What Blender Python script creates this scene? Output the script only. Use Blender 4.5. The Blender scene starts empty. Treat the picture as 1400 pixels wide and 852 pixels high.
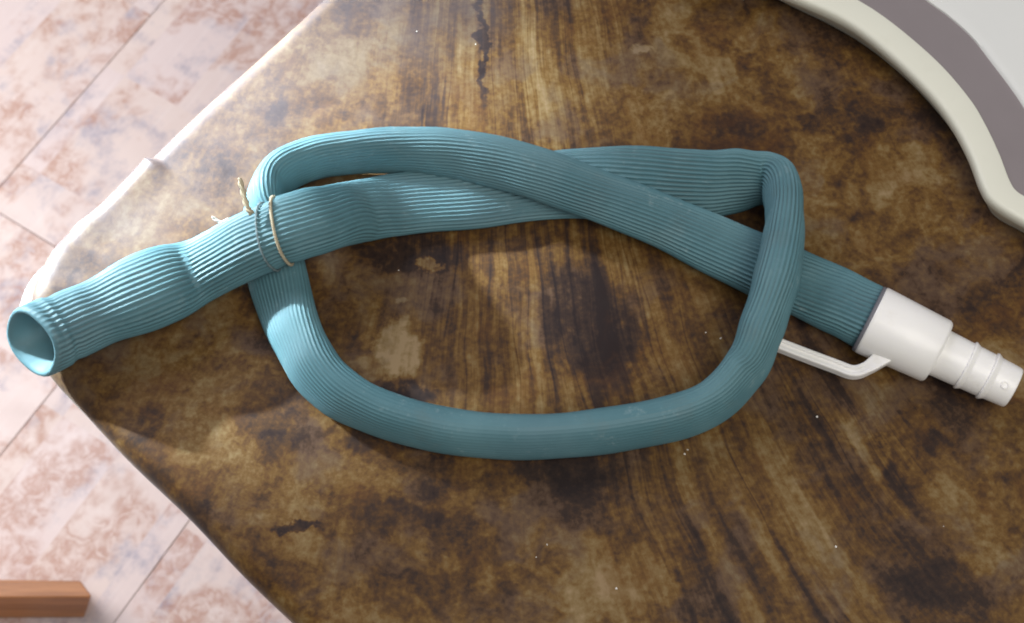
import bpy, bmesh, math, random
from mathutils import Vector, Matrix
R = math.radians
random.seed(7)
scene = bpy.context.scene
COL = scene.collection
T = 0.74                      # height of the cloth-covered table top, metres

# ------------------------------------------------------------------ camera
cam_d = bpy.data.cameras.new('camera')
cam = bpy.data.objects.new('camera', cam_d); COL.objects.link(cam)
cam.location = [0.0, -0.2929, 1.3978]
cam.rotation_euler = (R(90 - 66), 0, 0)
cam_d.sensor_width = 36
cam_d.angle = R(40)
cam_d.clip_start = 0.02; cam_d.clip_end = 60
cam_d.dof.use_dof = True
cam_d.dof.focus_distance = 0.70
cam_d.dof.aperture_fstop = 15
scene.camera = cam

# ------------------------------------------------------------------ room light
w = bpy.data.worlds.new('World'); scene.world = w; w.use_nodes = True
w.node_tree.nodes['Background'].inputs[0].default_value = (0.93, 0.95, 1.0, 1)
w.node_tree.nodes['Background'].inputs[1].default_value = 0.21

def area(name, loc, target, sx, sy, power, color, spread=180):
    d = bpy.data.lights.new(name, 'AREA'); d.shape = 'RECTANGLE'
    d.size = sx; d.size_y = sy; d.energy = power; d.color = color; d.spread = R(spread)
    o = bpy.data.objects.new(name, d); COL.objects.link(o)
    o.location = loc
    o.rotation_euler = (Vector(target) - Vector(loc)).to_track_quat('-Z', 'Y').to_euler()
    return o
def beam(name, loc, target, half, blend, radius, power, color):
    d = bpy.data.lights.new(name, 'SPOT'); d.energy = power; d.color = color
    d.spot_size = R(2 * half); d.spot_blend = blend; d.shadow_soft_size = radius
    o = bpy.data.objects.new(name, d); COL.objects.link(o); o.location = loc
    o.rotation_euler = (Vector(target) - Vector(loc)).to_track_quat('-Z', 'Y').to_euler()
    return o
beam('window_daylight', (-1.415, 0.865, 1.33), (-0.560, 0.350, 0.74), 8.6, 0.20, 0.12, 5400, (0.82, 0.93, 1.0))
area('window_upper', (-0.95, 1.25, 2.2), (-0.3, 0.2, 0.74), 0.9, 0.9, 15, (0.90, 0.88, 1.0))
area('floor_fill', (-1.30, 0.75, 1.25), (-0.75, 0.25, 0.0), 0.9, 0.9, 7.5, (1.0, 0.96, 0.95), 95)  # added fill lamp that brightens the floor, spread narrowed to spare the table
area('ceiling_light', (0.45, -0.70, 2.3), (0.05, 0.0, 0.74), 1.0, 1.0, 18.5, (1.0, 0.95, 0.88))

scene.view_settings.view_transform = 'Standard'
scene.view_settings.look = 'None'
scene.view_settings.exposure = 0.0
scene.view_settings.gamma = 1.0
scene.cycles.filter_width = 1.9
scene.cycles.use_denoising = True

# ------------------------------------------------------------------ helpers
def tag(o, label=None, cat=None, group=None, kind=None):
    if label: o['label'] = label
    if cat: o['category'] = cat
    if group: o['group'] = group
    if kind: o['kind'] = kind
    return o

def empty(name, loc=(0, 0, 0)):
    o = bpy.data.objects.new(name, None); COL.objects.link(o); o.location = loc
    o.empty_display_size = 0.05
    return o

def mesh_obj(name, verts, faces, mat, parent=None, smooth=True, local=None):
    me = bpy.data.meshes.new(name)
    me.from_pydata([tuple(v) for v in verts], [], faces)
    me.update()
    if smooth:
        me.polygons.foreach_set('use_smooth', [True] * len(me.polygons))
    me.materials.append(mat)
    o = bpy.data.objects.new(name, me); COL.objects.link(o)
    if parent:
        o.parent = parent
        o.matrix_parent_inverse = Matrix.Translation(-Vector(parent.location))
    return o

def fix_normals(o):
    bm = bmesh.new(); bm.from_mesh(o.data)
    bmesh.ops.recalc_face_normals(bm, faces=bm.faces)
    bm.to_mesh(o.data); bm.free()
    return o

def bevel(o, width, seg=2, angle=40):
    m = o.modifiers.new('bevel', 'BEVEL'); m.width = width; m.segments = seg
    m.limit_method = 'ANGLE'; m.angle_limit = R(angle)
    return o

def sharp(o, angle=40):
    o.data.set_sharp_from_angle(angle=R(angle)); return o

def cr(p0, p1, p2, p3, t):
    return [0.5 * (2*b + (c - a)*t + (2*a - 5*b + 4*c - d)*t*t + (3*b - a - 3*c + d)*t**3)
            for a, b, c, d in zip(p0, p1, p2, p3)]

def spline(pts, n):
    out = []
    m = len(pts)
    for i in range(m - 1):
        p0 = pts[i-1] if i else [2*a - b for a, b in zip(pts[0], pts[1])]
        p3 = pts[i+2] if i + 2 < m else [2*a - b for a, b in zip(pts[-1], pts[-2])]
        for k in range(n):
            out.append(cr(p0, pts[i], pts[i+1], p3, k / n))
    out.append(list(pts[-1]))
    return out

def box(name, lo, hi, mat, parent=None, bev=0.0):
    x0, y0, z0 = lo; x1, y1, z1 = hi
    v = [(x0,y0,z0),(x1,y0,z0),(x1,y1,z0),(x0,y1,z0),(x0,y0,z1),(x1,y0,z1),(x1,y1,z1),(x0,y1,z1)]
    f = [(3,2,1,0),(4,5,6,7),(0,1,5,4),(1,2,6,5),(2,3,7,6),(3,0,4,7)]
    o = mesh_obj(name, v, f, mat, parent, smooth=False)
    if bev: bevel(o, bev)
    return o

# node helper --------------------------------------------------------------
class NT:
    def __init__(s, name):
        s.m = bpy.data.materials.new(name); s.m.use_nodes = True
        s.t = s.m.node_tree; s.b = s.t.nodes['Principled BSDF']
        s.out = s.t.nodes['Material Output']
    def n(s, kind, **kw):
        x = s.t.nodes.new(kind)
        for k, v in kw.items(): setattr(x, k, v)
        return x
    def put(s, sock, v):
        if hasattr(v, 'is_output'): s.t.links.new(v, sock)
        else: sock.default_value = v
    def math(s, op, a, b=0.0, c=0.0, clamp=False):
        x = s.n('ShaderNodeMath', operation=op, use_clamp=clamp)
        for i, v in enumerate((a, b, c)): s.put(x.inputs[i], v)
        return x.outputs[0]
    def vmath(s, op, a, b=(0, 0, 0)):
        x = s.n('ShaderNodeVectorMath', operation=op)
        s.put(x.inputs[0], a); s.put(x.inputs[1], b)
        return x.outputs['Value'] if op in ('LENGTH', 'DISTANCE', 'DOT_PRODUCT') else x.outputs[0]
    def scale(s, a, k):
        x = s.n('ShaderNodeVectorMath', operation='SCALE'); s.put(x.inputs[0], a); s.put(x.inputs['Scale'], k)
        return x.outputs[0]
    def noise(s, vec, scale, detail=4, rough=0.55, dist=0.0, color=False):
        x = s.n('ShaderNodeTexNoise')
        if vec is not None: s.put(x.inputs['Vector'], vec)
        x.inputs['Scale'].default_value = scale; x.inputs['Detail'].default_value = detail
        x.inputs['Roughness'].default_value = rough; x.inputs['Distortion'].default_value = dist
        return x.outputs[1 if color else 0]
    def smooth(s, v, lo, hi, a=0.0, b=1.0):
        x = s.n('ShaderNodeMapRange', interpolation_type='SMOOTHSTEP')
        s.put(x.inputs[0], v)
        for i, q in enumerate((lo, hi, a, b)): s.put(x.inputs[i+1], q)
        return x.outputs[0]
    def lin(s, v, lo, hi, a=0.0, b=1.0):
        x = s.n('ShaderNodeMapRange'); s.put(x.inputs[0], v)
        for i, q in enumerate((lo, hi, a, b)): s.put(x.inputs[i+1], q)
        return x.outputs[0]
    def mix(s, f, a, b, mode='MIX'):
        x = s.n('ShaderNodeMix', data_type='RGBA', blend_type=mode)
        s.put(x.inputs[0], f)
        s.put(x.inputs[6], a if hasattr(a, 'is_output') else (*a, 1)[:4])
        s.put(x.inputs[7], b if hasattr(b, 'is_output') else (*b, 1)[:4])
        return x.outputs[2]
    def ramp(s, v, stops):
        x = s.n('ShaderNodeValToRGB'); s.put(x.inputs[0], v)
        e = x.color_ramp.elements
        while len(e) < len(stops): e.new(0.5)
        for q, (p, c) in zip(e, stops): q.position = p; q.color = (*c, 1)
        return x.outputs[0]
    def obj(s): return s.n('ShaderNodeTexCoord').outputs['Object']
    def xyz(s, v):
        x = s.n('ShaderNodeSeparateXYZ'); s.put(x.inputs[0], v); return x.outputs
    def comb(s, x, y, z=0.0):
        c = s.n('ShaderNodeCombineXYZ')
        for i, v in enumerate((x, y, z)): s.put(c.inputs[i], v)
        return c.outputs[0]
    def bump(s, h, strength, dist):
        x = s.n('ShaderNodeBump'); x.inputs['Strength'].default_value = strength
        x.inputs['Distance'].default_value = dist; s.put(x.inputs['Height'], h)
        s.t.links.new(x.outputs[0], s.b.inputs['Normal'])
    def set(s, **kw):
        for k, v in kw.items():
            v2 = v if hasattr(v, 'is_output') or not isinstance(v, tuple) else (*v, 1)[:4]
            s.put(s.b.inputs[k.replace('_', ' ')], v2)
        return s.m

# ------------------------------------------------------------------ materials
def mat_cloth():
    """printed oilcloth: brown marbled wood-look print, fanning streaks, tan blotches"""
    m = NT('printed_oilcloth'); p = m.obj(); x, y, z = m.xyz(p)
    wn = m.noise(p, 22, 3, 0.6, color=True)
    warp = m.scale(m.vmath('SUBTRACT', wn, (0.5, 0.5, 0.5)), 0.05)
    pw = m.vmath('ADD', p, warp)
    # fan of streaks of the print
    s = m.math('ADD', m.math('MULTIPLY', x, m.math('MULTIPLY_ADD', y, 2.35, 1.0)), m.math('MULTIPLY', y, 0.047))
    sw = m.math('ADD', s, m.math('MULTIPLY', m.math('SUBTRACT', m.noise(p, 6, 3, 0.55), 0.5), 0.022))
    st1 = m.noise(m.comb(m.math('MULTIPLY', sw, 135), m.math('MULTIPLY', y, 7.0)), 1.0, 6, 0.66)
    st2 = m.noise(m.comb(m.math('MULTIPLY', sw, 38), m.math('MULTIPLY', y, 4.5), 3.0), 1.0, 5, 0.58)
    ln = m.math('ABSOLUTE', m.math('SUBTRACT', m.noise(m.comb(m.math('MULTIPLY', sw, 60), m.math('MULTIPLY', y, 3.5), 8.0), 1.0, 3, 0.5), 0.5))
    streak = m.math('ADD', m.math('MULTIPLY', st1, 0.5), m.math('MULTIPLY', st2, 0.5))
    streak = m.math('SUBTRACT', streak, m.smooth(ln, 0.0, 0.026, 0.055, 0.0))
    cloud = m.noise(pw, 15, 8, 0.66)
    cloud2 = m.noise(m.vmath('ADD', pw, (3.1, 1.7, 0)), 40, 6, 0.7)
    mottle = m.math('ADD', m.math('MULTIPLY', cloud, 0.72), m.math('MULTIPLY', cloud2, 0.28))
    # where the print is streaky and where it is mottled
    def ell(c, rx, ry):
        d = m.vmath('LENGTH', m.vmath('DIVIDE', m.vmath('SUBTRACT', m.comb(x, y), (c[0], c[1], 0)), (rx, ry, 1)))
        return m.smooth(m.math('ADD', d, m.math('MULTIPLY', m.math('SUBTRACT', m.noise(p, 14, 3, 0.6), 0.5), 0.8)), 0.5, 1.1, 1.0, 0.0)
    k = m.math('MAXIMUM', m.math('MAXIMUM', ell((-0.004, 0.130), 0.075, 0.14), ell((0.022, -0.002), 0.10, 0.085)), ell((0.123, -0.113), 0.10, 0.15))
    k = m.math('MULTIPLY_ADD', k, 0.64, 0.18)
    v = m.math('ADD', m.math('MULTIPLY', streak, k), m.math('MULTIPLY', mottle, m.math('SUBTRACT', 1.0, k)))
    fine = m.noise(p, 330, 3, 0.6)
    v = m.math('ADD', v, m.math('MULTIPLY', m.math('SUBTRACT', fine, 0.5), 0.17))
    mid = m.noise(p, 120, 4, 0.65)
    v = m.math('ADD', v, m.math('MULTIPLY', m.math('SUBTRACT', mid, 0.5), 0.13))
    v = m.math('ADD', m.math('MULTIPLY', m.math('SUBTRACT', v, 0.5), 1.45), 0.508)
    # placed blotches of the print (tan +, dark -)
    def blob(c, rx, ry, amt, rot=0.0, soft=0.85, wob=0.030):
        nonlocal v
        q = m.vmath('ADD', p, m.scale(m.vmath('SUBTRACT', m.noise(p, 55, 4, 0.65, color=True), (0.5, 0.5, 0.5)), wob))
        mp = m.n('ShaderNodeMapping', vector_type='TEXTURE'); m.put(mp.inputs[0], q)
        mp.inputs['Location'].default_value = (c[0], c[1], T); mp.inputs['Rotation'].default_value = (0, 0, R(rot))
        mp.inputs['Scale'].default_value = (rx, ry, 1)
        xx, yy, _ = m.xyz(mp.outputs[0])
        d = m.vmath('LENGTH', m.comb(xx, yy))
        v = m.math('ADD', v, m.math('MULTIPLY', m.smooth(d, soft * 0.55, 1.0 + (1 - soft) * 0.6, 1.0, 0.0), amt * 1.0))
    blob((-0.057, -0.021), 0.0146, 0.0181, 0.26, 20)
    blob((-0.070, -0.030), 0.0146, 0.0087, 0.12, 0)
    blob((0.073, 0.157), 0.0088, 0.0035, 0.20, 5)
    blob((0.059, -0.138), 0.0219, 0.0217, 0.11, 0)
    blob((0.173, -0.069), 0.0102, 0.0197, 0.12, 10)
    blob((0.191, 0.075), 0.0292, 0.0236, 0.09, 0)
    blob((0.101, 0.140), 0.0401, 0.0236, 0.06, 0)
    blob((-0.095, 0.027), 0.0109, 0.0118, 0.10, 0)
    blob((-0.044, 0.027), 0.0036, 0.0055, 0.20, 0)
    blob((-0.058, 0.007), 0.0036, 0.0039, 0.15, 0)
    blob((-0.057, 0.159), 0.0511, 0.0355, 0.03, 0)
    blob((0.041, -0.006), 0.0274, 0.0434, -0.16, 12)
    blob((-0.053, 0.032), 0.0328, 0.0158, -0.12, 0)
    blob((0.025, -0.091), 0.0255, 0.0236, -0.13, 0)
    blob((-0.018, 0.164), 0.0033, 0.0434, -0.20, 3)
    blob((-0.105, -0.114), 0.0124, 0.0039, -0.22, -12)
    blob((-0.128, 0.121), 0.0058, 0.0158, -0.10, -10)
    blob((0.194, -0.072), 0.0182, 0.0276, -0.10, 0)
    blob((-0.051, -0.046), 0.0146, 0.0079, -0.18, 0)
    blob((-0.079, -0.069), 0.0438, 0.0102, -0.08, 0)
    blob((0.126, 0.149), 0.0073, 0.0118, -0.10, 0)
    blob((0.100, 0.084), 0.0051, 0.0079, -0.10, 0)
    blob((0.203, -0.141), 0.0328, 0.0158, -0.10, 0)
    blob((-0.028, -0.106), 0.0219, 0.0236, -0.05, 0)
    blob((0.024, 0.149), 0.0401, 0.0434, 0.07, 0)
    blob((-0.143, -0.080), 0.0438, 0.0236, 0.05, -30)
    blob((0.134, -0.102), 0.0219, 0.0434, 0.05, 15)
    col = m.ramp(v, [(0.30, (0.0150, 0.0080, 0.0072)), (0.40, (0.034, 0.0180, 0.0115)), (0.48, (0.080, 0.038, 0.0112)),
                     (0.55, (0.136, 0.071, 0.017)), (0.63, (0.190, 0.125, 0.050)), (0.74, (0.27, 0.19, 0.10))])
    hue = m.noise(m.vmath('ADD', pw, (7, 2, 0)), 26, 4, 0.6)
    col = m.mix(m.math('MULTIPLY', m.smooth(hue, 0.48, 0.66, 0, 0.6), m.smooth(v, 0.40, 0.50)), col, m.mix(0.62, col, (0.080, 0.060, 0.058)))
    col = m.mix(m.smooth(hue, 0.46, 0.30, 0, 0.5), col, m.mix(0.5, col, (0.120, 0.045, 0.008)))
    mauve_haze = m.math('MULTIPLY', m.smooth(m.math('ADD', m.math('SUBTRACT', y, x), m.math('MULTIPLY', m.math('SUBTRACT', cloud, 0.5), 0.35)), 0.12, 0.28), 0.85)  # upper-left window haze painted into the cloth colour, darkened where the beam falls
    col = m.mix(mauve_haze, col, m.mix(0.75, col, (0.042, 0.036, 0.042)))
    m.bump(m.math('ADD', m.math('MULTIPLY', m.noise(p, 700, 2, 0.5), 0.5), m.noise(p, 160, 3, 0.5)), 0.25, 0.0004)
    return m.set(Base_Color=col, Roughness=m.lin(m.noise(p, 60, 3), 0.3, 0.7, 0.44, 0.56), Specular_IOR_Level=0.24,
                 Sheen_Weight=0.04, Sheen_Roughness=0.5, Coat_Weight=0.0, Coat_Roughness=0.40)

def mat_hose():
    m = NT('teal_rubber'); p = m.obj()
    n1 = m.noise(p, 24, 4, 0.6); n2 = m.noise(p, 380, 3, 0.6)
    col = m.mix(m.smooth(n1, 0.35, 0.7), (0.078, 0.182, 0.212), (0.104, 0.222, 0.252))
    dust = m.math('MULTIPLY', m.smooth(m.noise(p, 75, 5, 0.7), 0.54, 0.74), m.smooth(n2, 0.42, 0.66))
    col = m.mix(m.math('MULTIPLY', dust, 0.32), col, (0.40, 0.50, 0.50))
    grime = m.smooth(m.noise(m.vmath('ADD', p, (2, 5, 1)), 40, 4, 0.6), 0.58, 0.72, 0, 0.35)
    col = m.mix(grime, col, (0.10, 0.17, 0.18))
    gv = m.n('ShaderNodeAttribute', attribute_name='groove').outputs['Fac']
    soil = m.math('MULTIPLY', m.smooth(gv, 0.55, 0.95), m.smooth(m.noise(p, 30, 5, 0.65), 0.38, 0.66, 0.15, 0.75))
    col = m.mix(soil, col, (0.050, 0.085, 0.090))
    wear = m.math('MULTIPLY', m.smooth(gv, 0.40, 0.05), m.smooth(m.noise(m.vmath('ADD', p, (9, 4, 1)), 55, 6, 0.7), 0.50, 0.68, 0.0, 0.40))
    col = m.mix(wear, col, (0.21, 0.33, 0.35))
    fade = m.smooth(m.noise(m.vmath('ADD', p, (1, 8, 3)), 11, 3, 0.55), 0.48, 0.66, 0.0, 0.22)
    col = m.mix(fade, col, (0.13, 0.215, 0.255))
    m.bump(m.math('ADD', n2, m.math('MULTIPLY', m.noise(p, 120, 3), 0.6)), 0.18, 0.0004)
    return m.set(Base_Color=col, Roughness=m.lin(n1, 0.3, 0.7, 0.50, 0.64), Specular_IOR_Level=0.35)

def mat_plain(name, c, rough=0.4, var=0.06, scale=60, bump=0.0, spec=0.5, dirt=None, sub=0.0):
    m = NT(name); p = m.obj()
    n = m.noise(p, scale, 4, 0.6)
    col = m.mix(n, tuple(q * (1 - var) for q in c), tuple(min(1, q * (1 + var)) for q in c))
    if dirt:
        col = m.mix(m.smooth(m.noise(p, scale * 1.7, 5, 0.7), 0.55, 0.78, 0, dirt[1]), col, dirt[0])
    if bump: m.bump(m.noise(p, scale * 8, 3), bump, 0.0004)
    if sub: m.b.inputs['Subsurface Weight'].default_value = sub; m.b.inputs['Subsurface Radius'].default_value = (0.004, 0.004, 0.003)
    return m.set(Base_Color=col, Roughness=m.lin(m.noise(p, scale * 2, 3), 0.3, 0.7, rough - 0.05, rough + 0.07), Specular_IOR_Level=spec)

def mat_tile():
    """pinkish ceramic plank tile with a worn print: grey clouds, rust filigree, pieced strips"""
    m = NT('ceramic_tile'); o = m.obj()
    rnd = m.n('ShaderNodeObjectInfo').outputs['Random']
    p = m.vmath('ADD', o, m.comb(m.math('MULTIPLY', rnd, 37.0), m.math('MULTIPLY', rnd, 91.0)))
    x, y, z = m.xyz(o)
    # strips of the print
    sx = m.math('FLOOR', m.math('MULTIPLY', m.math('ADD', x, m.math('MULTIPLY', rnd, 3.0)), 6.5))
    sy = m.math('FLOOR', m.math('MULTIPLY', y, 13.0))
    wn = m.n('ShaderNodeTexWhiteNoise'); m.put(wn.inputs['Vector'], m.comb(sx, sy, m.math('MULTIPLY', rnd, 100.0)))
    cell = wn.outputs['Value']
    p2 = m.vmath('ADD', p, m.comb(m.math('MULTIPLY', cell, 0.07), m.math('MULTIPLY', cell, 0.10)))
    base = m.mix(m.noise(p2, 8, 4, 0.6), (0.60, 0.48, 0.44), (0.73, 0.63, 0.58))
    base = m.mix(m.math('MULTIPLY', cell, 0.35), base, (0.66, 0.57, 0.60))
    grey = m.smooth(m.noise(p2, 11, 5, 0.68), 0.49, 0.66)
    gtex = m.smooth(m.noise(p, 60, 5, 0.72), 0.36, 0.60, 0.3, 0.95)
    base = m.mix(m.math('MULTIPLY', grey, gtex), base, (0.36, 0.33, 0.39))
    cl = m.smooth(m.noise(m.vmath('ADD', p2, (4, 9, 2)), 7.5, 4, 0.62), 0.47, 0.57)
    curl = m.math('ABSOLUTE', m.math('SUBTRACT', m.noise(p, 46, 3, 0.6, 1.0), 0.5))
    spk = m.smooth(m.noise(p, 42, 6, 0.72), 0.30, 0.58)
    fil = m.math('MULTIPLY', cl, m.math('MULTIPLY', spk, m.smooth(curl, 0.02, 0.14, 1.0, 0.35)))
    base = m.mix(m.math('MULTIPLY', fil, 0.70), base, (0.38, 0.17, 0.10))
    gr = m.noise(m.vmath('MULTIPLY', p2, (12, 160, 1)), 1.0, 4, 0.6)
    base = m.mix(m.smooth(gr, 0.5, 0.75, 0, 0.25), base, (0.78, 0.72, 0.70))
    m.bump(m.noise(p, 60, 3), 0.15, 0.0006)
    return m.set(Base_Color=base, Roughness=m.lin(m.noise(p, 30, 3), 0.3, 0.7, 0.33, 0.5), Specular_IOR_Level=0.4)

def mat_wood(name, c1, c2, rough=0.42, axis_scale=(4, 60, 60)):
    m = NT(name); p = m.obj()
    q = m.vmath('MULTIPLY', p, axis_scale)
    g = m.noise(q, 1.0, 5, 0.6, 0.4); g2 = m.noise(q, 4.0, 3, 0.6)
    col = m.mix(m.smooth(m.math('ADD', m.math('MULTIPLY', g, 0.7), m.math('MULTIPLY', g2, 0.3)), 0.36, 0.64), c1, c2)
    m.bump(g2, 0.2, 0.0005)
    return m.set(Base_Color=col, Roughness=rough, Specular_IOR_Level=0.45)

M_CLOTH = mat_cloth(); M_HOSE = mat_hose(); M_TILE = mat_tile()
M_WHITE = mat_plain('white_plastic', (0.88, 0.87, 0.84), 0.33, 0.02, 40, 0.08, dirt=((0.55, 0.50, 0.40), 0.25), sub=0.1)
M_RING = mat_plain('grey_gasket', (0.16, 0.16, 0.18), 0.55, 0.1)
M_CREAM = mat_plain('cream_plastic', (0.74, 0.74, 0.63), 0.38, 0.02, 30, 0.06, dirt=((0.50, 0.48, 0.38), 0.12))
M_PALE = mat_plain('pale_plastic', (0.72, 0.73, 0.70), 0.42, 0.015, 30, 0.06)
M_BAND = mat_plain('grey_plastic', (0.235, 0.205, 0.208), 0.5, 0.04, 30, 0.08)
M_GROUT = mat_plain('grout', (0.52, 0.45, 0.44), 0.85, 0.15, 80, 0.3)
M_TABLE = mat_wood('table_wood', (0.030, 0.008, 0.006), (0.055, 0.016, 0.011), 0.5)
M_BAR = mat_wood('orange_wood', (0.27, 0.105, 0.036), (0.46, 0.20, 0.075), 0.42)
M_STRAW = mat_plain('straw_string', (0.44, 0.38, 0.26), 0.7, 0.2, 300, 0.3, dirt=((0.25, 0.18, 0.08), 0.5))
M_CRUMB = mat_plain('white_crumb', (0.75, 0.72, 0.66), 0.7, 0.1)

# ------------------------------------------------------------------ floor of plank tiles
floor = mesh_obj('floor', [(-4, -4, -0.004), (4, -4, -0.004), (4, 4, -0.004), (-4, 4, -0.004)], [(0, 1, 2, 3)], M_GROUT)
tag(floor, 'pinkish floor of worn patterned plank tiles below the table', kind='structure')
TW, TL, GAP = 0.2092, 0.62, 0.0007
ang = R(58.0)
du = Vector((math.cos(ang), math.sin(ang), 0)); dv = Vector((-math.sin(ang), math.cos(ang), 0))
seam = Vector((-0.5798, 0.4845, 0)); perp = Vector((-0.548, 0.4335, 0))
tile_me = None
for row in range(-10, 18):
    for k in range(-5, 7):
        off = (perp - seam).dot(du) + (row * 0.37 % 1.0) * TL if row != -1 else (perp - seam).dot(du)
        c = seam + du * (off + k * TL + TL / 2) + dv * (row * TW + TW / 2)
        if c.x > 1.7 or c.x < -2.3 or c.y > 3.2 or c.y < -1.5: continue
        if tile_me is None:
            t = box('tile', (-TL/2 + GAP/2, -TW/2 + GAP/2, -0.012), (TL/2 - GAP/2, TW/2 - GAP/2, 0.0), M_TILE)
            bm = bmesh.new(); bm.from_mesh(t.data)
            bmesh.ops.bevel(bm, geom=[e for e in bm.edges if all(v.co.z > -0.001 for v in e.verts)], offset=0.0007, segments=1, affect='EDGES')
            bm.to_mesh(t.data); bm.free(); tile_me = t.data
        else:
            t = bpy.data.objects.new('tile', tile_me); COL.objects.link(t)
        t.location = c; t.rotation_euler = (0, 0, ang + (math.pi if (row * 7 + k * 3) % 2 else 0)); t.parent = floor

# ------------------------------------------------------------------ table
CORNER = Vector([-0.2733, 0.0025, 0.737]); CORNER.z = 0
E1 = Vector((math.cos(R(50.136)), math.sin(R(50.136)), 0)); E2 = Vector((math.cos(R(-43.309)), math.sin(R(-43.309)), 0))
L1, L2 = 1.25, 0.95

def outline(rc_corner, rc, inset, step):
    """rounded outline; returns list of (point, outward normal, s) with inset applied, counter-clockwise from the near corner"""
    V = [CORNER, CORNER + E2 * L2, CORNER + E2 * L2 + E1 * L1, CORNER + E1 * L1]
    out = []
    for i in range(4):
        p, a, b = V[i], V[i-1], V[(i+1) % 4]
        rr = rc_corner if i == 0 else rc
        d0 = (a - p).normalized(); d1 = (b - p).normalized()
        half = d0.angle(d1) / 2
        c = p + (d0 + d1).normalized() * (rr / math.sin(half))
        n0 = Vector((d0.y, -d0.x, 0)) * -1
        n0 = -Vector((-d0.y, d0.x, 0)) if (-Vector((-d0.y, d0.x, 0))).dot(p - c) > 0 else Vector((-d0.y, d0.x, 0))
        n1 = Vector((d1.y, -d1.x, 0)) if Vector((d1.y, -d1.x, 0)).dot(p - c) > 0 else -Vector((d1.y, -d1.x, 0))
        a0 = math.atan2(n0.y, n0.x); a1 = math.atan2(n1.y, n1.x)
        while a1 < a0: a1 += 2 * math.pi
        N = 24
        for k in range(N + 1):
            t = a0 + (a1 - a0) * k / N
            nn = Vector((math.cos(t), math.sin(t), 0))
            out.append((c + nn * (rr - inset), nn))
        # straight run to the next corner
        pn = V[(i+1) % 4]; rn = rc if True else rc
        if i == 3: rn = rc_corner
        dn0 = (p - pn).normalized(); dn1 = (V[(i+2) % 4] - pn).normalized()
        hn = dn0.angle(dn1) / 2
        cn = pn + (dn0 + dn1).normalized() * (rn / math.sin(hn))
        q0 = c + n1 * (rr - inset); q1 = cn + n1 * (rn - inset)
        m = max(2, int((q1 - q0).length / step))
        for k in range(1, m):
            out.append((q0.lerp(q1, k / m), n1.copy()))
    return out

def rings_to_mesh(rings):
    n = len(rings[0]); verts = [v for r in rings for v in r]; faces = []
    for i in range(len(rings) - 1):
        for j in range(n):
            faces.append((i*n + j, i*n + (j+1) % n, (i+1)*n + (j+1) % n, (i+1)*n + j))
    return verts, faces

table = empty('wooden_table', (0.30, 0.10, 0))
tag(table, 'dark red-brown wooden table under the brown marbled oilcloth, rim bare at its corner', 'table')
def slab(name, inset, prof):
    rings = []
    for ins, zz in prof:
        rings.append([Vector((p.x, p.y, zz)) for p, n in outline(0.040, 0.05, inset + ins, 0.05)])
    v, f = rings_to_mesh(rings); n = len(rings[0])
    f.append(tuple(range((len(rings)-1)*n, len(rings)*n))); f.append(tuple(reversed(range(n))))
    return fix_normals(sharp(mesh_obj(name, v, f, M_TABLE, table)))
slab('tabletop', 0.0020, [(0.016, T-0.034), (0.010, T-0.024), (0.002, T-0.013), (0.0, T-0.011), (0.0008, T-0.0088), (0.005, T-0.0072)])
cen = CORNER + E1 * L1 / 2 + E2 * L2 / 2
for i in range(4):
    su = 0.09 if i in (0, 1) else L1 - 0.09
    sv = 0.09 if i in (0, 2) else L2 - 0.09
    c = CORNER + E1 * su + E2 * sv
    vs = []
    for zz, hw in ((0.0, 0.018), (T - 0.034, 0.028)):
        for a, b in ((-1,-1),(1,-1),(1,1),(-1,1)):
            q = c + E1 * a * hw + E2 * b * hw; vs.append((q.x, q.y, zz))
    lg = mesh_obj('leg', vs, [(3,2,1,0),(4,5,6,7),(0,1,5,4),(1,2,6,5),(2,3,7,6),(3,0,4,7)], M_TABLE, table, smooth=False)
    fix_normals(lg); bevel(lg, 0.003)
for (s0, t0, s1, t1) in ((0.09, 0.07, L1-0.09, 0.09), (0.09, L2-0.09, L1-0.09, L2-0.07), (0.07, 0.09, 0.09, L2-0.09), (L1-0.09, 0.09, L1-0.07, L2-0.09)):
    vs = []
    for zz in (T - 0.12, T - 0.0345):
        for a, b in ((s0, t0), (s1, t0), (s1, t1), (s0, t1)):
            q = CORNER + E1 * a + E2 * b; vs.append((q.x, q.y, zz))
    fix_normals(mesh_obj('apron', vs, [(3,2,1,0),(4,5,6,7),(0,1,5,4),(1,2,6,5),(2,3,7,6),(3,0,4,7)], M_TABLE, table, smooth=False))

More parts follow.
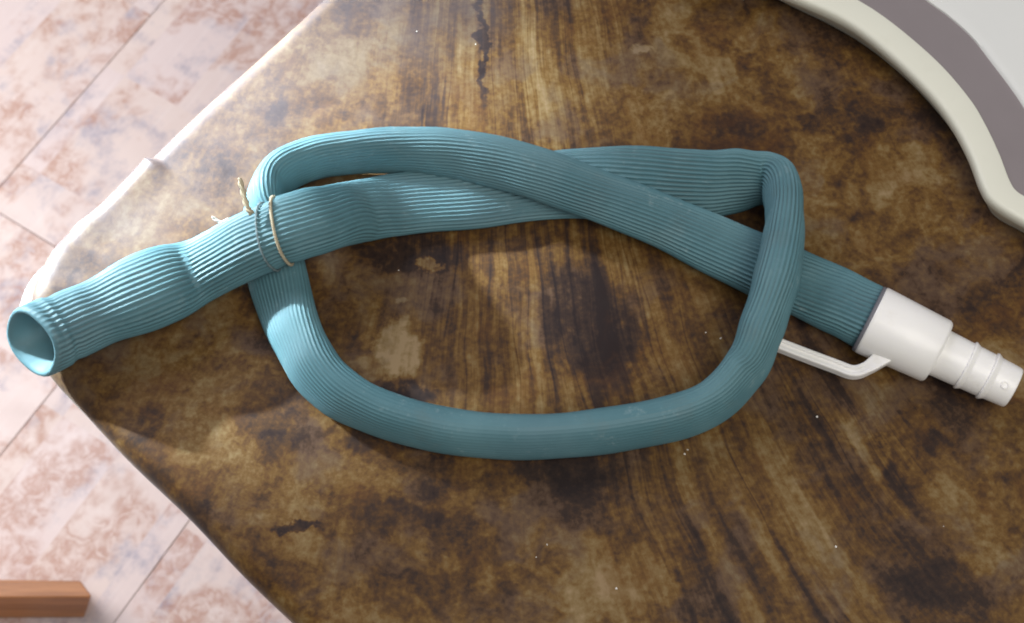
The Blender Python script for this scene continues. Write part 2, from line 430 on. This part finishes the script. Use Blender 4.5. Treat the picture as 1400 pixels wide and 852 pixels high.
# tablecloth: flat top, rolled edges, one pinched fold on the upper edge, gathered corner
def cloth():
    RE = 0.0110
    prof = [(0.002, -0.036), (0.0, -0.022)]
    for k in range(0, 7):
        a = R(90) * k / 6
        prof.append((RE * (1 - math.sin(a)) if False else RE * (1 - math.cos(a)), -RE + RE * math.sin(a)))
    prof += [(RE + d, 0.0) for d in (0.002, 0.004, 0.006, 0.008, 0.011, 0.014, 0.018, 0.023, 0.029, 0.036, 0.044, 0.054)]
    RC = 0.066
    rings = []
    foldq = 0.1173
    for ins, dz in prof:
        ring = []
        for p, n in outline(RC, RC, ins, 0.0016):
            q1 = (p - CORNER).dot(E1) / (1.0); q2 = (p - CORNER).dot(E2)
            z = T + dz
            near_edge = n.dot(E2) < -0.4
            cd = math.hypot(q1, q2)
            # the corner is cut short so the table rim shows
            if dz < -RE and cd < 0.10:
                z = T + max(dz, -RE - 0.001 - 0.03 * max(0, (cd - 0.05) / 0.05))
            # pinched fold on the upper edge
            if near_edge and q1 < foldq + 0.012:
                t = (foldq - q1)
                lift = max(0.0, min(1.0, (t + 0.0016) / 0.0016)) * math.exp(-max(0, t) / 0.045)
                fall = max(0.0, 1 - ins / 0.026); fall = fall * fall * (3 - 2 * fall)
                z += 0.0030 * lift * fall
                p = p + n * (0.0020 * lift * max(0, 1 - ins / 0.03))
            # second small pucker nearer the corner
            t2 = q1 - (foldq - 0.050)
            if near_edge:
                g = math.exp(-(t2 / 0.006) ** 2) * max(0, 1 - ins / 0.022)
                z += 0.0008 * g; p = p + n * (0.0008 * g)
            # soft gathers round the corner
            if cd < 0.13:
                ang_ = math.atan2(n.y, n.x)
                z += 0.0011 * math.sin(ang_ * 17) * max(0, 1 - abs(ins - 0.012) / 0.03) * max(0, 1 - cd / 0.13)
            z += 0.0004 * math.sin(q1 * 61 + q2 * 23) * max(0, 1 - ins / 0.05)
            if ins < 0.01: p = p + n * (0.0007 * math.sin(q1 * 47) + 0.0005 * math.sin(q2 * 71))
            ring.append(Vector((p.x, p.y, z)))
        rings.append(ring)
    v, f = rings_to_mesh(rings); n = len(rings[0]); base = (len(rings) - 1) * n
    v.append(Vector((cen.x, cen.y, T)))
    for j in range(n): f.append((base + j, base + (j+1) % n, len(v) - 1))
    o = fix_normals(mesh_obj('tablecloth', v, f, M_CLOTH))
    return tag(o, 'brown marbled wood-print oilcloth covering the table beneath the hose', 'tablecloth')
cloth()

# ------------------------------------------------------------------ ribbed hose
# centre line: x, y, z, half width, half thickness, roll in degrees, rib relief
HOSE = [[0.1825, -0.0144, 0.758, 0.015300000000000001, 0.015300000000000001, 0, 1],
 [0.1651, -0.0019, 0.755, 0.0166, 0.014, 5, 1],
 [0.1428, 0.0116, 0.7524, 0.0165, 0.012, 15, 1],
 [0.1123, 0.0274, 0.7521, 0.0152, 0.0115, 22, 1],
 [0.0753, 0.0449, 0.7558, 0.013900000000000001, 0.011, 30, 1],
 [0.0376, 0.0576, 0.7629, 0.0134, 0.0106, 42, 0.9],
 [0.0075, 0.0683, 0.7654, 0.0136, 0.01, 52, 0.8],
 [-0.0228, 0.0776, 0.7635, 0.0145, 0.0094, 62, 0.7],
 [-0.0536, 0.0835, 0.7596, 0.014, 0.008400000000000001, 72, 0.6],
 [-0.0844, 0.0834, 0.7573, 0.0145, 0.0078, 80, 0.5],
 [-0.1073, 0.0795, 0.7565, 0.0155, 0.008, 86, 0.5],
 [-0.1234, 0.0683, 0.757, 0.017, 0.0086, 92, 0.5],
 [-0.1286, 0.0514, 0.7572, 0.018, 0.009, 110, 0.5],
 [-0.1246, 0.0337, 0.7529, 0.0175, 0.008199999999999999, 140, 0.5],
 [-0.118, 0.0097, 0.7511, 0.0165, 0.0086, 150, 0.5],
 [-0.1079, -0.0173, 0.753, 0.0158, 0.0096, 136, 0.6],
 [-0.0933, -0.0417, 0.7543, 0.0155, 0.01, 120, 0.6],
 [-0.0711, -0.0572, 0.754, 0.0145, 0.0096, 110, 0.35],
 [-0.0354, -0.0683, 0.7534, 0.013800000000000002, 0.0092, 108, 0.15],
 [0.0071, -0.0723, 0.7532, 0.0136, 0.009, 108, 0.1],
 [0.0531, -0.0678, 0.7532, 0.0136, 0.009, 108, 0.12],
 [0.0924, -0.0577, 0.7542, 0.0146, 0.0092, 108, 0.3],
 [0.113, -0.0401, 0.76, 0.0165, 0.009, 107, 0.5],
 [0.1214, -0.0222, 0.7707, 0.018, 0.0108, 102, 0.7],
 [0.13, 0.0042, 0.7779, 0.018, 0.011, 97, 0.8],
 [0.1365, 0.0348, 0.771, 0.018, 0.0095, 92, 0.9],
 [0.1379, 0.0564, 0.7645, 0.0175, 0.0086, 88, 1],
 [0.1324, 0.0667, 0.7591, 0.0165, 0.0076, 76, 1],
 [0.1188, 0.0672, 0.7566, 0.0185, 0.0065, 62, 1],
 [0.0992, 0.0657, 0.7546, 0.019, 0.0072, 46, 1],
 [0.0689, 0.0673, 0.7526, 0.0195, 0.0075, 34, 1],
 [0.027, 0.0698, 0.7481, 0.0185, 0.007, 14, 1],
 [-0.0154, 0.0629, 0.7478, 0.0175, 0.0075, 8, 1],
 [-0.0536, 0.0587, 0.7483, 0.017, 0.008199999999999999, 5, 1],
 [-0.0772, 0.0493, 0.757, 0.0172, 0.011, 2, 1],
 [-0.0941, 0.036, 0.7735, 0.017, 0.0135, 0, 1],
 [-0.1107, 0.0284, 0.777, 0.017, 0.014, 0, 1],
 [-0.1334, 0.0225, 0.7685, 0.017, 0.0135, 0, 1],
 [-0.1588, 0.0147, 0.757, 0.017, 0.012, 0, 1],
 [-0.1798, 0.0034, 0.7602, 0.020300000000000002, 0.0152, 0, 1],
 [-0.2065, -0.0095, 0.7587, 0.016800000000000002, 0.0152, 0, 1],
 [-0.2236, -0.0193, 0.7604, 0.017, 0.016399999999999998, 0, 1],
 [-0.2343, -0.0264, 0.7623, 0.0178, 0.0173, 0, 1]]
hose = empty('drain_hose', (0, 0, T))
tag(hose, 'teal ribbed rubber drain hose looped on the tablecloth with a white end fitting', 'hose')
ROWS = spline(HOSE, 14)
def frame(i):
    a = Vector(ROWS[max(0, i-1)][:3]); b = Vector(ROWS[min(len(ROWS)-1, i+1)][:3])
    t = (b - a).normalized(); s = t.cross(Vector((0, 0, 1))).normalized(); n = s.cross(t).normalized()
    return Vector(ROWS[i][:3]), t, s, n
def section(a, b, m, ex=2.35):
    """m points at even arc length round a flattened tube, plus outward normals"""
    K = 240; pts = []
    for k in range(K):
        th = 2 * math.pi * k / K; c, s_ = math.cos(th), math.sin(th)
        pts.append((a * math.copysign(abs(c) ** (2 / ex), c), b * math.copysign(abs(s_) ** (2 / ex), s_)))
    L = [0.0]
    for k in range(K):
        q = pts[(k+1) % K]; L.append(L[-1] + math.hypot(q[0] - pts[k][0], q[1] - pts[k][1]))
    out = []; k = 0
    for j in range(m):
        d = L[-1] * j / m
        while L[k+1] < d: k += 1
        u = (d - L[k]) / max(1e-9, L[k+1] - L[k]); q0, q1 = pts[k], pts[(k+1) % K]
        nx, ny = q1[1] - q0[1], q0[0] - q1[0]; ln = math.hypot(nx, ny) or 1
        out.append((q0[0] + (q1[0]-q0[0])*u, q0[1] + (q1[1]-q0[1])*u, nx/ln, ny/ln))
    return out
NR, PER = 38, 6
END = len(ROWS) - 1
def hose_ring(i, grow=0.0, rib=True, t_shift=0.0, m=None):
    c, t, s, n = frame(i); a, b, rl, rb = ROWS[i][3:7]
    rr = R(rl); wv = s * math.cos(rr) + n * math.sin(rr); tv = t.cross(wv).normalized() * -1
    m = m or NR * PER; ring = []
    for j, (x, y, nx, ny) in enumerate(section(a, b, m)):
        h = 0.0
        if rib:
            ph = (j / PER) % 1.0
            h = (0.00040 * math.cos(2 * math.pi * ph) + 0.00009 * math.cos(4 * math.pi * ph)) * rb * (1 - 0.75 * max(0, (i - END + 10) / 10)) - 0.0004
        ring.append(c + t * t_shift + wv * (x + nx * (grow + h)) + tv * (y + ny * (grow + h)))
    return ring
# small sideways and height wander so that the tube is not perfectly even
for i, rw in enumerate(ROWS):
    u = i / 14
    rw[3] *= 1 + 0.018 * math.sin(u * 2.3 + 1) + 0.010 * math.sin(u * 6.1)
    rw[4] *= 1 + 0.030 * math.sin(u * 3.1 + 2) + 0.020 * math.sin(u * 7.7)
# the string pinches the tube
ROPE_I = 508
for i, rw in enumerate(ROWS):
    k = 1 - 0.07 * math.exp(-((i - ROPE_I) / 3.0) ** 2)
    rw[3] *= k; rw[4] *= k
def shear_end(ring, i):
    """the open mouth is cut askew, its upper side pulled back"""
    c, t, s, n = frame(i); f = max(0.0, (i - (END - 24)) / 24)
    return [p - t * ((p - c).dot(n) * 0.42 * f) + t * ((p - c).dot(s) * 0.25 * f) for p in ring]
rings = []
SEAM_I = END - 16
for i in range(len(ROWS)):
    g = 0.0
    if abs(i - SEAM_I) < 3: g = -0.0006 * (1 - abs(i - SEAM_I) / 3)
    elif i > SEAM_I: g = 0.0004
    rings.append(shear_end(hose_ring(i, g), i))
# mouth: round the lip and carry the bore inwards
nlip = len(rings)
for k, (ts, gr) in enumerate(((0.0010, -0.0003), (0.0015, -0.0012), (0.0012, -0.0024), (0.0, -0.0031))):
    rings.append(shear_end(hose_ring(END, gr, True if k == 0 else False, ts), END))
for d in (4, 9, 15, 22, 30, 42, 60):
    rings.append(shear_end(hose_ring(END - d, -0.0031, False), END - d))
v, f = rings_to_mesh(rings)
tube = mesh_obj('tube', v, f, M_HOSE, hose)
ga = tube.data.attributes.new('groove', 'FLOAT', 'POINT')
ga.data.foreach_set('value', [0.5 - 0.5 * ROWS[min(q, END)][6] * math.cos(2 * math.pi * ((j / PER) % 1.0)) if q < nlip else 0.5 for q in range(len(rings)) for j in range(NR * PER)])
fix_normals(tube)

# white end fitting: sleeve, stepped spigot with rings, hook arm
F0, F1 = Vector([[0.1793, -0.0133, 0.7582], [0.2437, -0.0491, 0.7585]][0]), Vector([[0.1793, -0.0133, 0.7582], [0.2437, -0.0491, 0.7585]][1])
ax = (F1 - F0).normalized(); FL = (F1 - F0).length
sd = ax.cross(Vector((0, 0, 1))).normalized(); up = sd.cross(ax)
def lathe(name, prof, mat, parent, m=64):
    rings = [[F0 + ax * x + sd * r * math.cos(2*math.pi*j/m) + up * r * math.sin(2*math.pi*j/m) for j in range(m)] for x, r in prof]
    v, f = rings_to_mesh(rings)
    return sharp(fix_normals(mesh_obj(name, v, f, mat, parent)), 35)
mm = 0.001
S = FL / 0.0705          # the profile below is drawn for a fitting 70.5 mm long
def pf(L): return [(x * mm * S, r * mm) for x, r in L]
fit = lathe('end_fitting', pf([(3, 16.0), (-0.5, 16.2), (-1.4, 16.6), (-1.4, 17.4), (-0.9, 17.8), (0, 17.9), (14, 17.3), (31.6, 16.5), (32.6, 15.9), (33.1, 15.2), (33.1, 12.6),
     (33.7, 12.0), (45, 11.6), (56, 11.2), (69.0, 10.5), (70.2, 10.1), (70.5, 9.5), (70.5, 8.4), (69.5, 7.9), (50, 7.9)]), M_WHITE, hose)
lathe('gasket_ring', pf([(-1.2, 15.8), (-2.8, 15.8), (-3.1, 17.0), (-2.6, 17.6), (-1.7, 17.7), (-1.2, 17.3)]), M_RING, fit)
for x0, r0 in ((46.0, 11.65), (57.0, 11.3)):
    lathe('barb_ring', pf([(x0, r0 - 0.25), (x0 + 0.25, r0 + 0.75), (x0 + 0.9, r0 + 0.95), (x0 + 2.6, r0 + 0.05), (x0 + 3.2, r0 - 0.3)]), M_WHITE, fit)
# moulded pip near the tip
def pip():
    th = R(60); rad = (sd * math.cos(th) + up * math.sin(th)); tg = ax.cross(rad)
    c = F0 + ax * (65.0 * mm * S) + rad * 10.45 * mm
    rings = []
    for r, h in ((2.1, -0.9), (2.05, 0.35), (1.75, 0.6), (1.35, 0.55), (1.15, 0.05)):
        rings.append([c + ax * r*mm*math.cos(2*math.pi*j/20) + tg * r*mm*math.sin(2*math.pi*j/20) + rad * h*mm for j in range(20)])
    v, f = rings_to_mesh(rings); f.append(tuple(range(80, 100)))
    fix_normals(mesh_obj('locking_pip', v, f, M_WHITE, fit))
pip()
HOOK = spline([[0.1861, -0.0297, 0.76], [0.1803, -0.0337, 0.7585], [0.1745, -0.0372, 0.7555], [0.1679, -0.0383, 0.7525], [0.1591, -0.0344, 0.7515], [0.1453, -0.0284, 0.751], [0.1333, -0.0232, 0.751], [0.1224, -0.0185, 0.751]], 6)
def hook():
    sec = [(-3.0, -2.6), (3.0, -2.6), (3.0, 1.9), (2.5, 2.5), (1.2, 2.5), (0.8, 1.2), (-0.8, 1.2), (-1.2, 2.5), (-2.5, 2.5), (-3.0, 1.9)]
    rings = []
    for i, p in enumerate(HOOK):
        a = Vector(HOOK[max(0, i-1)]); b = Vector(HOOK[min(len(HOOK)-1, i+1)])
        t = (b - a).normalized(); s = t.cross(Vector((0, 0, 1))).normalized(); n = s.cross(t)
        k = 1.0 + 0.7 * max(0, 1 - i / 12)
        groove = min(1, max(0, (i - 10) / 6))
        rings.append([Vector(p) + s * x * mm * k + n * (y if y != 1.2 else 2.5 - 1.3 * groove) * mm for x, y in sec])
    v, f = rings_to_mesh(rings); n = len(sec)
    f.append(tuple(range(n))); f.append(tuple(reversed(range((len(rings)-1)*n, len(rings)*n))))
    o = sharp(fix_normals(mesh_obj('hook_arm', v, f, M_WHITE, fit)), 30)
    bevel(o, 0.0004, 2, 30)
hook()

# ------------------------------------------------------------------ string round the hose
def tube_mesh(paths, rad, m=8):
    verts, faces = [], []
    for path in paths:
        base = len(verts); N = len(path)
        prev = None
        for i, p in enumerate(path):
            a = Vector(path[max(0, i-1)]); b = Vector(path[min(N-1, i+1)]); t = (b - a).normalized()
            ref = prev if prev else (Vector((0, 0, 1)) if abs(t.z) < 0.9 else Vector((1, 0, 0)))
            s = (ref - t * ref.dot(t)).normalized(); prev = s; n = t.cross(s)
            for j in range(m):
                th = 2*math.pi*j/m; verts.append(Vector(p) + (s*math.cos(th) + n*math.sin(th)) * rad)
        for i in range(N - 1):
            for j in range(m):
                faces.append((base+i*m+j, base+i*m+(j+1) % m, base+(i+1)*m+(j+1) % m, base+(i+1)*m+j))
        faces.append(tuple(base + j for j in reversed(range(m)))); faces.append(tuple(base + (N-1)*m + j for j in range(m)))
    return verts, faces
string = empty('string_tie', ROWS[ROPE_I][:3])
tag(string, 'straw-coloured string tied round the teal hose near its open end', 'string')
def wrap(turn0, turn1, i0, i1, grow, k=96, wob=0.0):
    """a path hugging the tube from one row to another"""
    out = []
    for q in range(k + 1):
        u = q / k; fi = i0 + (i1 - i0) * u; i = int(fi); fr = fi - i
        m = 180; j = (turn0 + (turn1 - turn0) * u) * m
        ra = hose_ring(i, grow, False, 0, m); rb_ = hose_ring(i + 1, grow, False, 0, m)
        j0 = int(math.floor(j)) % m; j1 = (j0 + 1) % m; fj = j - math.floor(j)
        p = (ra[j0].lerp(ra[j1], fj)).lerp(rb_[j0].lerp(rb_[j1], fj), fr)
        out.append(p)
    return out
def twist(path, off, rad, turns):
    out = []
    for i, p in enumerate(path):
        a = path[max(0, i-1)]; b = path[min(len(path)-1, i+1)]; t = (b - a).normalized()
        s = t.cross(Vector((0.3, 0.2, 1))).normalized(); n = s.cross(t)
        th = 2*math.pi*(turns * i / len(path)) + off
        out.append(p + (s * math.cos(th) + n * math.sin(th)) * rad)
    return out
def strands(name, path, r, turns, parent, mat):
    v, f = tube_mesh([twist(path, 0, r * 0.6, turns), twist(path, math.pi, r * 0.6, turns)], r * 0.68, 6)
    fix_normals(mesh_obj(name, v, f, mat, parent))
strands('loop', wrap(0.0, 1.0, ROPE_I - 3, ROPE_I + 1, 0.0008, 140), 0.0008, 40, string, M_STRAW)
strands('loop', wrap(0.0 + 0.05, 1.0, ROPE_I + 1, ROPE_I + 6, 0.0007, 140), 0.0006, 60, string, mat_plain('grey_string', (0.16, 0.22, 0.23), 0.7, 0.2, 300))
ends = [[[-0.1267, 0.029, 0.792], [-0.1287, 0.0316, 0.794], [-0.131, 0.039, 0.796], [-0.1326, 0.0452, 0.798]], [[-0.1419, 0.0353, 0.774], [-0.1459, 0.0347, 0.772], [-0.1503, 0.0371, 0.773]], [[-0.1308, 0.0321, 0.79], [-0.1263, 0.0292, 0.794], [-0.1218, 0.0278, 0.795], [-0.1181, 0.0258, 0.795]]]
strands('loose_end', [Vector(q) for q in spline(ends[0], 8)], 0.00125, 2.5, string, M_STRAW)
strands('loose_end', [Vector(q) for q in spline(ends[1], 8)], 0.0007, 2, string, M_CRUMB)

# ------------------------------------------------------------------ appliance base at the top right
BASE = {"O": [[0.0831, 0.1995], [0.1112, 0.1956], [0.136, 0.1867], [0.1593, 0.1759], [0.182, 0.1624], [0.2007, 0.1444], [0.2188, 0.1212], [0.2306, 0.1008], [0.2381, 0.0791], [0.2422, 0.0592], [0.2473, 0.0498], [0.26, 0.0397], [0.2751, 0.0297], [0.2941, 0.0219]], "I": [[0.0947, 0.2309], [0.1313, 0.2232], [0.1617, 0.1956], [0.1901, 0.1759], [0.2083, 0.1595], [0.229, 0.135], [0.2425, 0.1125], [0.2485, 0.0968], [0.2533, 0.0791], [0.2563, 0.0635], [0.2595, 0.0566], [0.2673, 0.0515], [0.2811, 0.0439], [0.3004, 0.0372]], "G": [[0.1304, 0.273], [0.1665, 0.2517], [0.1992, 0.2055], [0.2269, 0.1759], [0.2376, 0.1653], [0.2488, 0.151], [0.2581, 0.1332], [0.2645, 0.1203], [0.27, 0.1075], [0.2746, 0.0923], [0.2784, 0.0822], [0.2858, 0.0739], [0.2978, 0.0661], [0.3121, 0.0618]]}
def sp2(L): return spline(L, 8)
O, I, G = sp2(BASE['O']), sp2(BASE['I']), sp2(BASE['G'])
ZB = T + 0.024
dev = empty('appliance_base', (BASE['G'][9][0] + 0.08, BASE['G'][9][1] + 0.08, T))
tag(dev, 'cream plastic appliance base with a grey band and concave rim, at the upper right', 'appliance')
def strips(name, lines, mat):
    n = len(lines[0]); v = [p for L in lines for p in L]; f = []
    for a in range(len(lines) - 1):
        for j in range(n - 1):
            f.append((a*n+j, a*n+j+1, (a+1)*n+j+1, (a+1)*n+j))
    return sharp(fix_normals(mesh_obj(name, v, f, mat, dev)), 50)
def at(L0, L1, k, z): return [(p[0]+(q[0]-p[0])*k, p[1]+(q[1]-p[1])*k, z) for p, q in zip(L0, L1)]
FAR = [(p[0] + 0.10, p[1] + 0.16) for p in G]
strips('rim', [at(O, I, 0.65, T + 0.0005), at(O, I, 0.55, T + 0.004), at(O, I, 0.07, ZB - 0.008), at(O, I, 0.02, ZB - 0.0065), at(O, I, 0.0, ZB - 0.0035), at(O, I, 0.03, ZB - 0.0015), at(O, I, 0.10, ZB - 0.0004), at(O, I, 0.22, ZB),
       at(O, I, 0.88, ZB + 0.0004), at(O, I, 0.97, ZB), at(O, I, 0.99, ZB - 0.0008), at(O, I, 1.0, ZB - 0.003)], M_CREAM)
strips('band', [at(I, G, -0.01, ZB - 0.0013), at(I, G, 0.5, ZB - 0.001), at(I, G, 1.0, ZB - 0.0005)], M_BAND)
strips('top_panel', [at(G, FAR, -0.004, ZB - 0.003), at(G, FAR, 0.0, ZB + 0.0005), at(G, FAR, 0.012, ZB + 0.0016), at(G, FAR, 0.03, ZB + 0.002), at(G, FAR, 0.6, ZB + 0.004), at(G, FAR, 1.0, ZB), at(G, FAR, 1.02, T + 0.0005)], M_PALE)

for e in (0, -1):
    prof = [at(O, I, k, z)[e] for k, z in ((0.65, T + 0.0005), (0.55, T + 0.004), (0.07, ZB - 0.008), (0.0, ZB - 0.0035), (0.10, ZB - 0.0006), (0.9, ZB - 0.0002), (1.0, ZB - 0.0016))]
    prof += [at(G, FAR, k, z)[e] for k, z in ((0.0, ZB - 0.0008), (0.03, ZB + 0.0018), (0.6, ZB + 0.0038), (1.0, ZB - 0.0002), (1.02, T + 0.0005))]
    mesh_obj('end_wall', prof, [tuple(range(len(prof)))], M_CREAM, dev, smooth=False)

# ------------------------------------------------------------------ wooden bar on the floor, lower left
bv = [(-1.05, -0.0056, 0.0), (-0.4245, -0.0034, 0.0), (-0.4235, 0.0015, 0.0), (-0.430, 0.027, 0.0), (-1.05, 0.037, 0.0),
      (-1.05, 0.0030, 0.050), (-0.407, 0.0062, 0.050), (-0.404, 0.0075, 0.050), (-0.417, 0.0222, 0.050), (-1.05, 0.0305, 0.050)]
bar = mesh_obj('wooden_bar', [Vector(q) - Vector((-0.7, 0.015, 0)) for q in bv],
               [(4,3,2,1,0), (5,6,7,8,9), (0,1,6,5), (1,2,7,6), (2,3,8,7), (3,4,9,8), (4,0,5,9)], M_BAR, smooth=False)
bar.location = (-0.7, 0.015, 0.0005)
fix_normals(bar); bevel(bar, 0.002, 2)
tag(bar, 'orange-brown wooden bar end lying on the tiled floor at the lower left', 'wooden bar')

# ------------------------------------------------------------------ crumbs on the cloth
def crumb_mesh(k):
    bm = bmesh.new(); bmesh.ops.create_icosphere(bm, subdivisions=1, radius=1.0)
    rng = random.Random(k)
    for v_ in bm.verts: v_.co *= rng.uniform(0.55, 1.1); v_.co.z *= 0.5
    me = bpy.data.meshes.new('crumb'); bm.to_mesh(me); bm.free(); me.materials.append(M_CRUMB); return me
CRUMB_LABELS = ['white crumb above the hose arch near the top edge', 'pale speck beside a dark streak of the print near the top',
    'white crumb inside the hose loop at its left', 'white crumb inside the loop near its right bend, left of a pair',
    'white crumb inside the loop near its right bend, right of a pair', 'white crumb just below the lower right bend, upper of a touching pair',
    'white crumb just below the lower right bend, lower of a touching pair', 'white crumb below the bottom run of hose, upper of two',
    'white crumb below the bottom run of hose, lower of two', 'lone white crumb nearest the bottom edge below the loop',
    'white crumb on the cloth just below the white hook arm', 'pale crumb farthest right on the cloth below the white fitting',
    'white crumb on the streaked cloth at lower right']
CM = [crumb_mesh(k) for k in range(4)]
for k, (x, y) in enumerate([[-0.0534, 0.1722], [-0.0204, 0.1634], [-0.0588, 0.0233], [0.0985, -0.0118], [0.1058, -0.015], [0.0861, -0.0742], [0.0845, -0.0765], [0.0167, -0.1217], [0.0115, -0.1278], [0.0492, -0.1428], [0.1511, -0.0571], [0.2068, -0.1128], [0.1543, -0.1228]]):
    o = bpy.data.objects.new('crumb', CM[k % 4]); COL.objects.link(o)
    s = random.uniform(0.0003, 0.0008)
    o.scale = (s * random.uniform(0.8, 1.9), s, s); o.rotation_euler = (0, 0, random.uniform(0, 6.28)); o.location = (x, y, T + s * 0.35)
    tag(o, CRUMB_LABELS[k], 'crumb', 'crumbs scattered over the tablecloth')
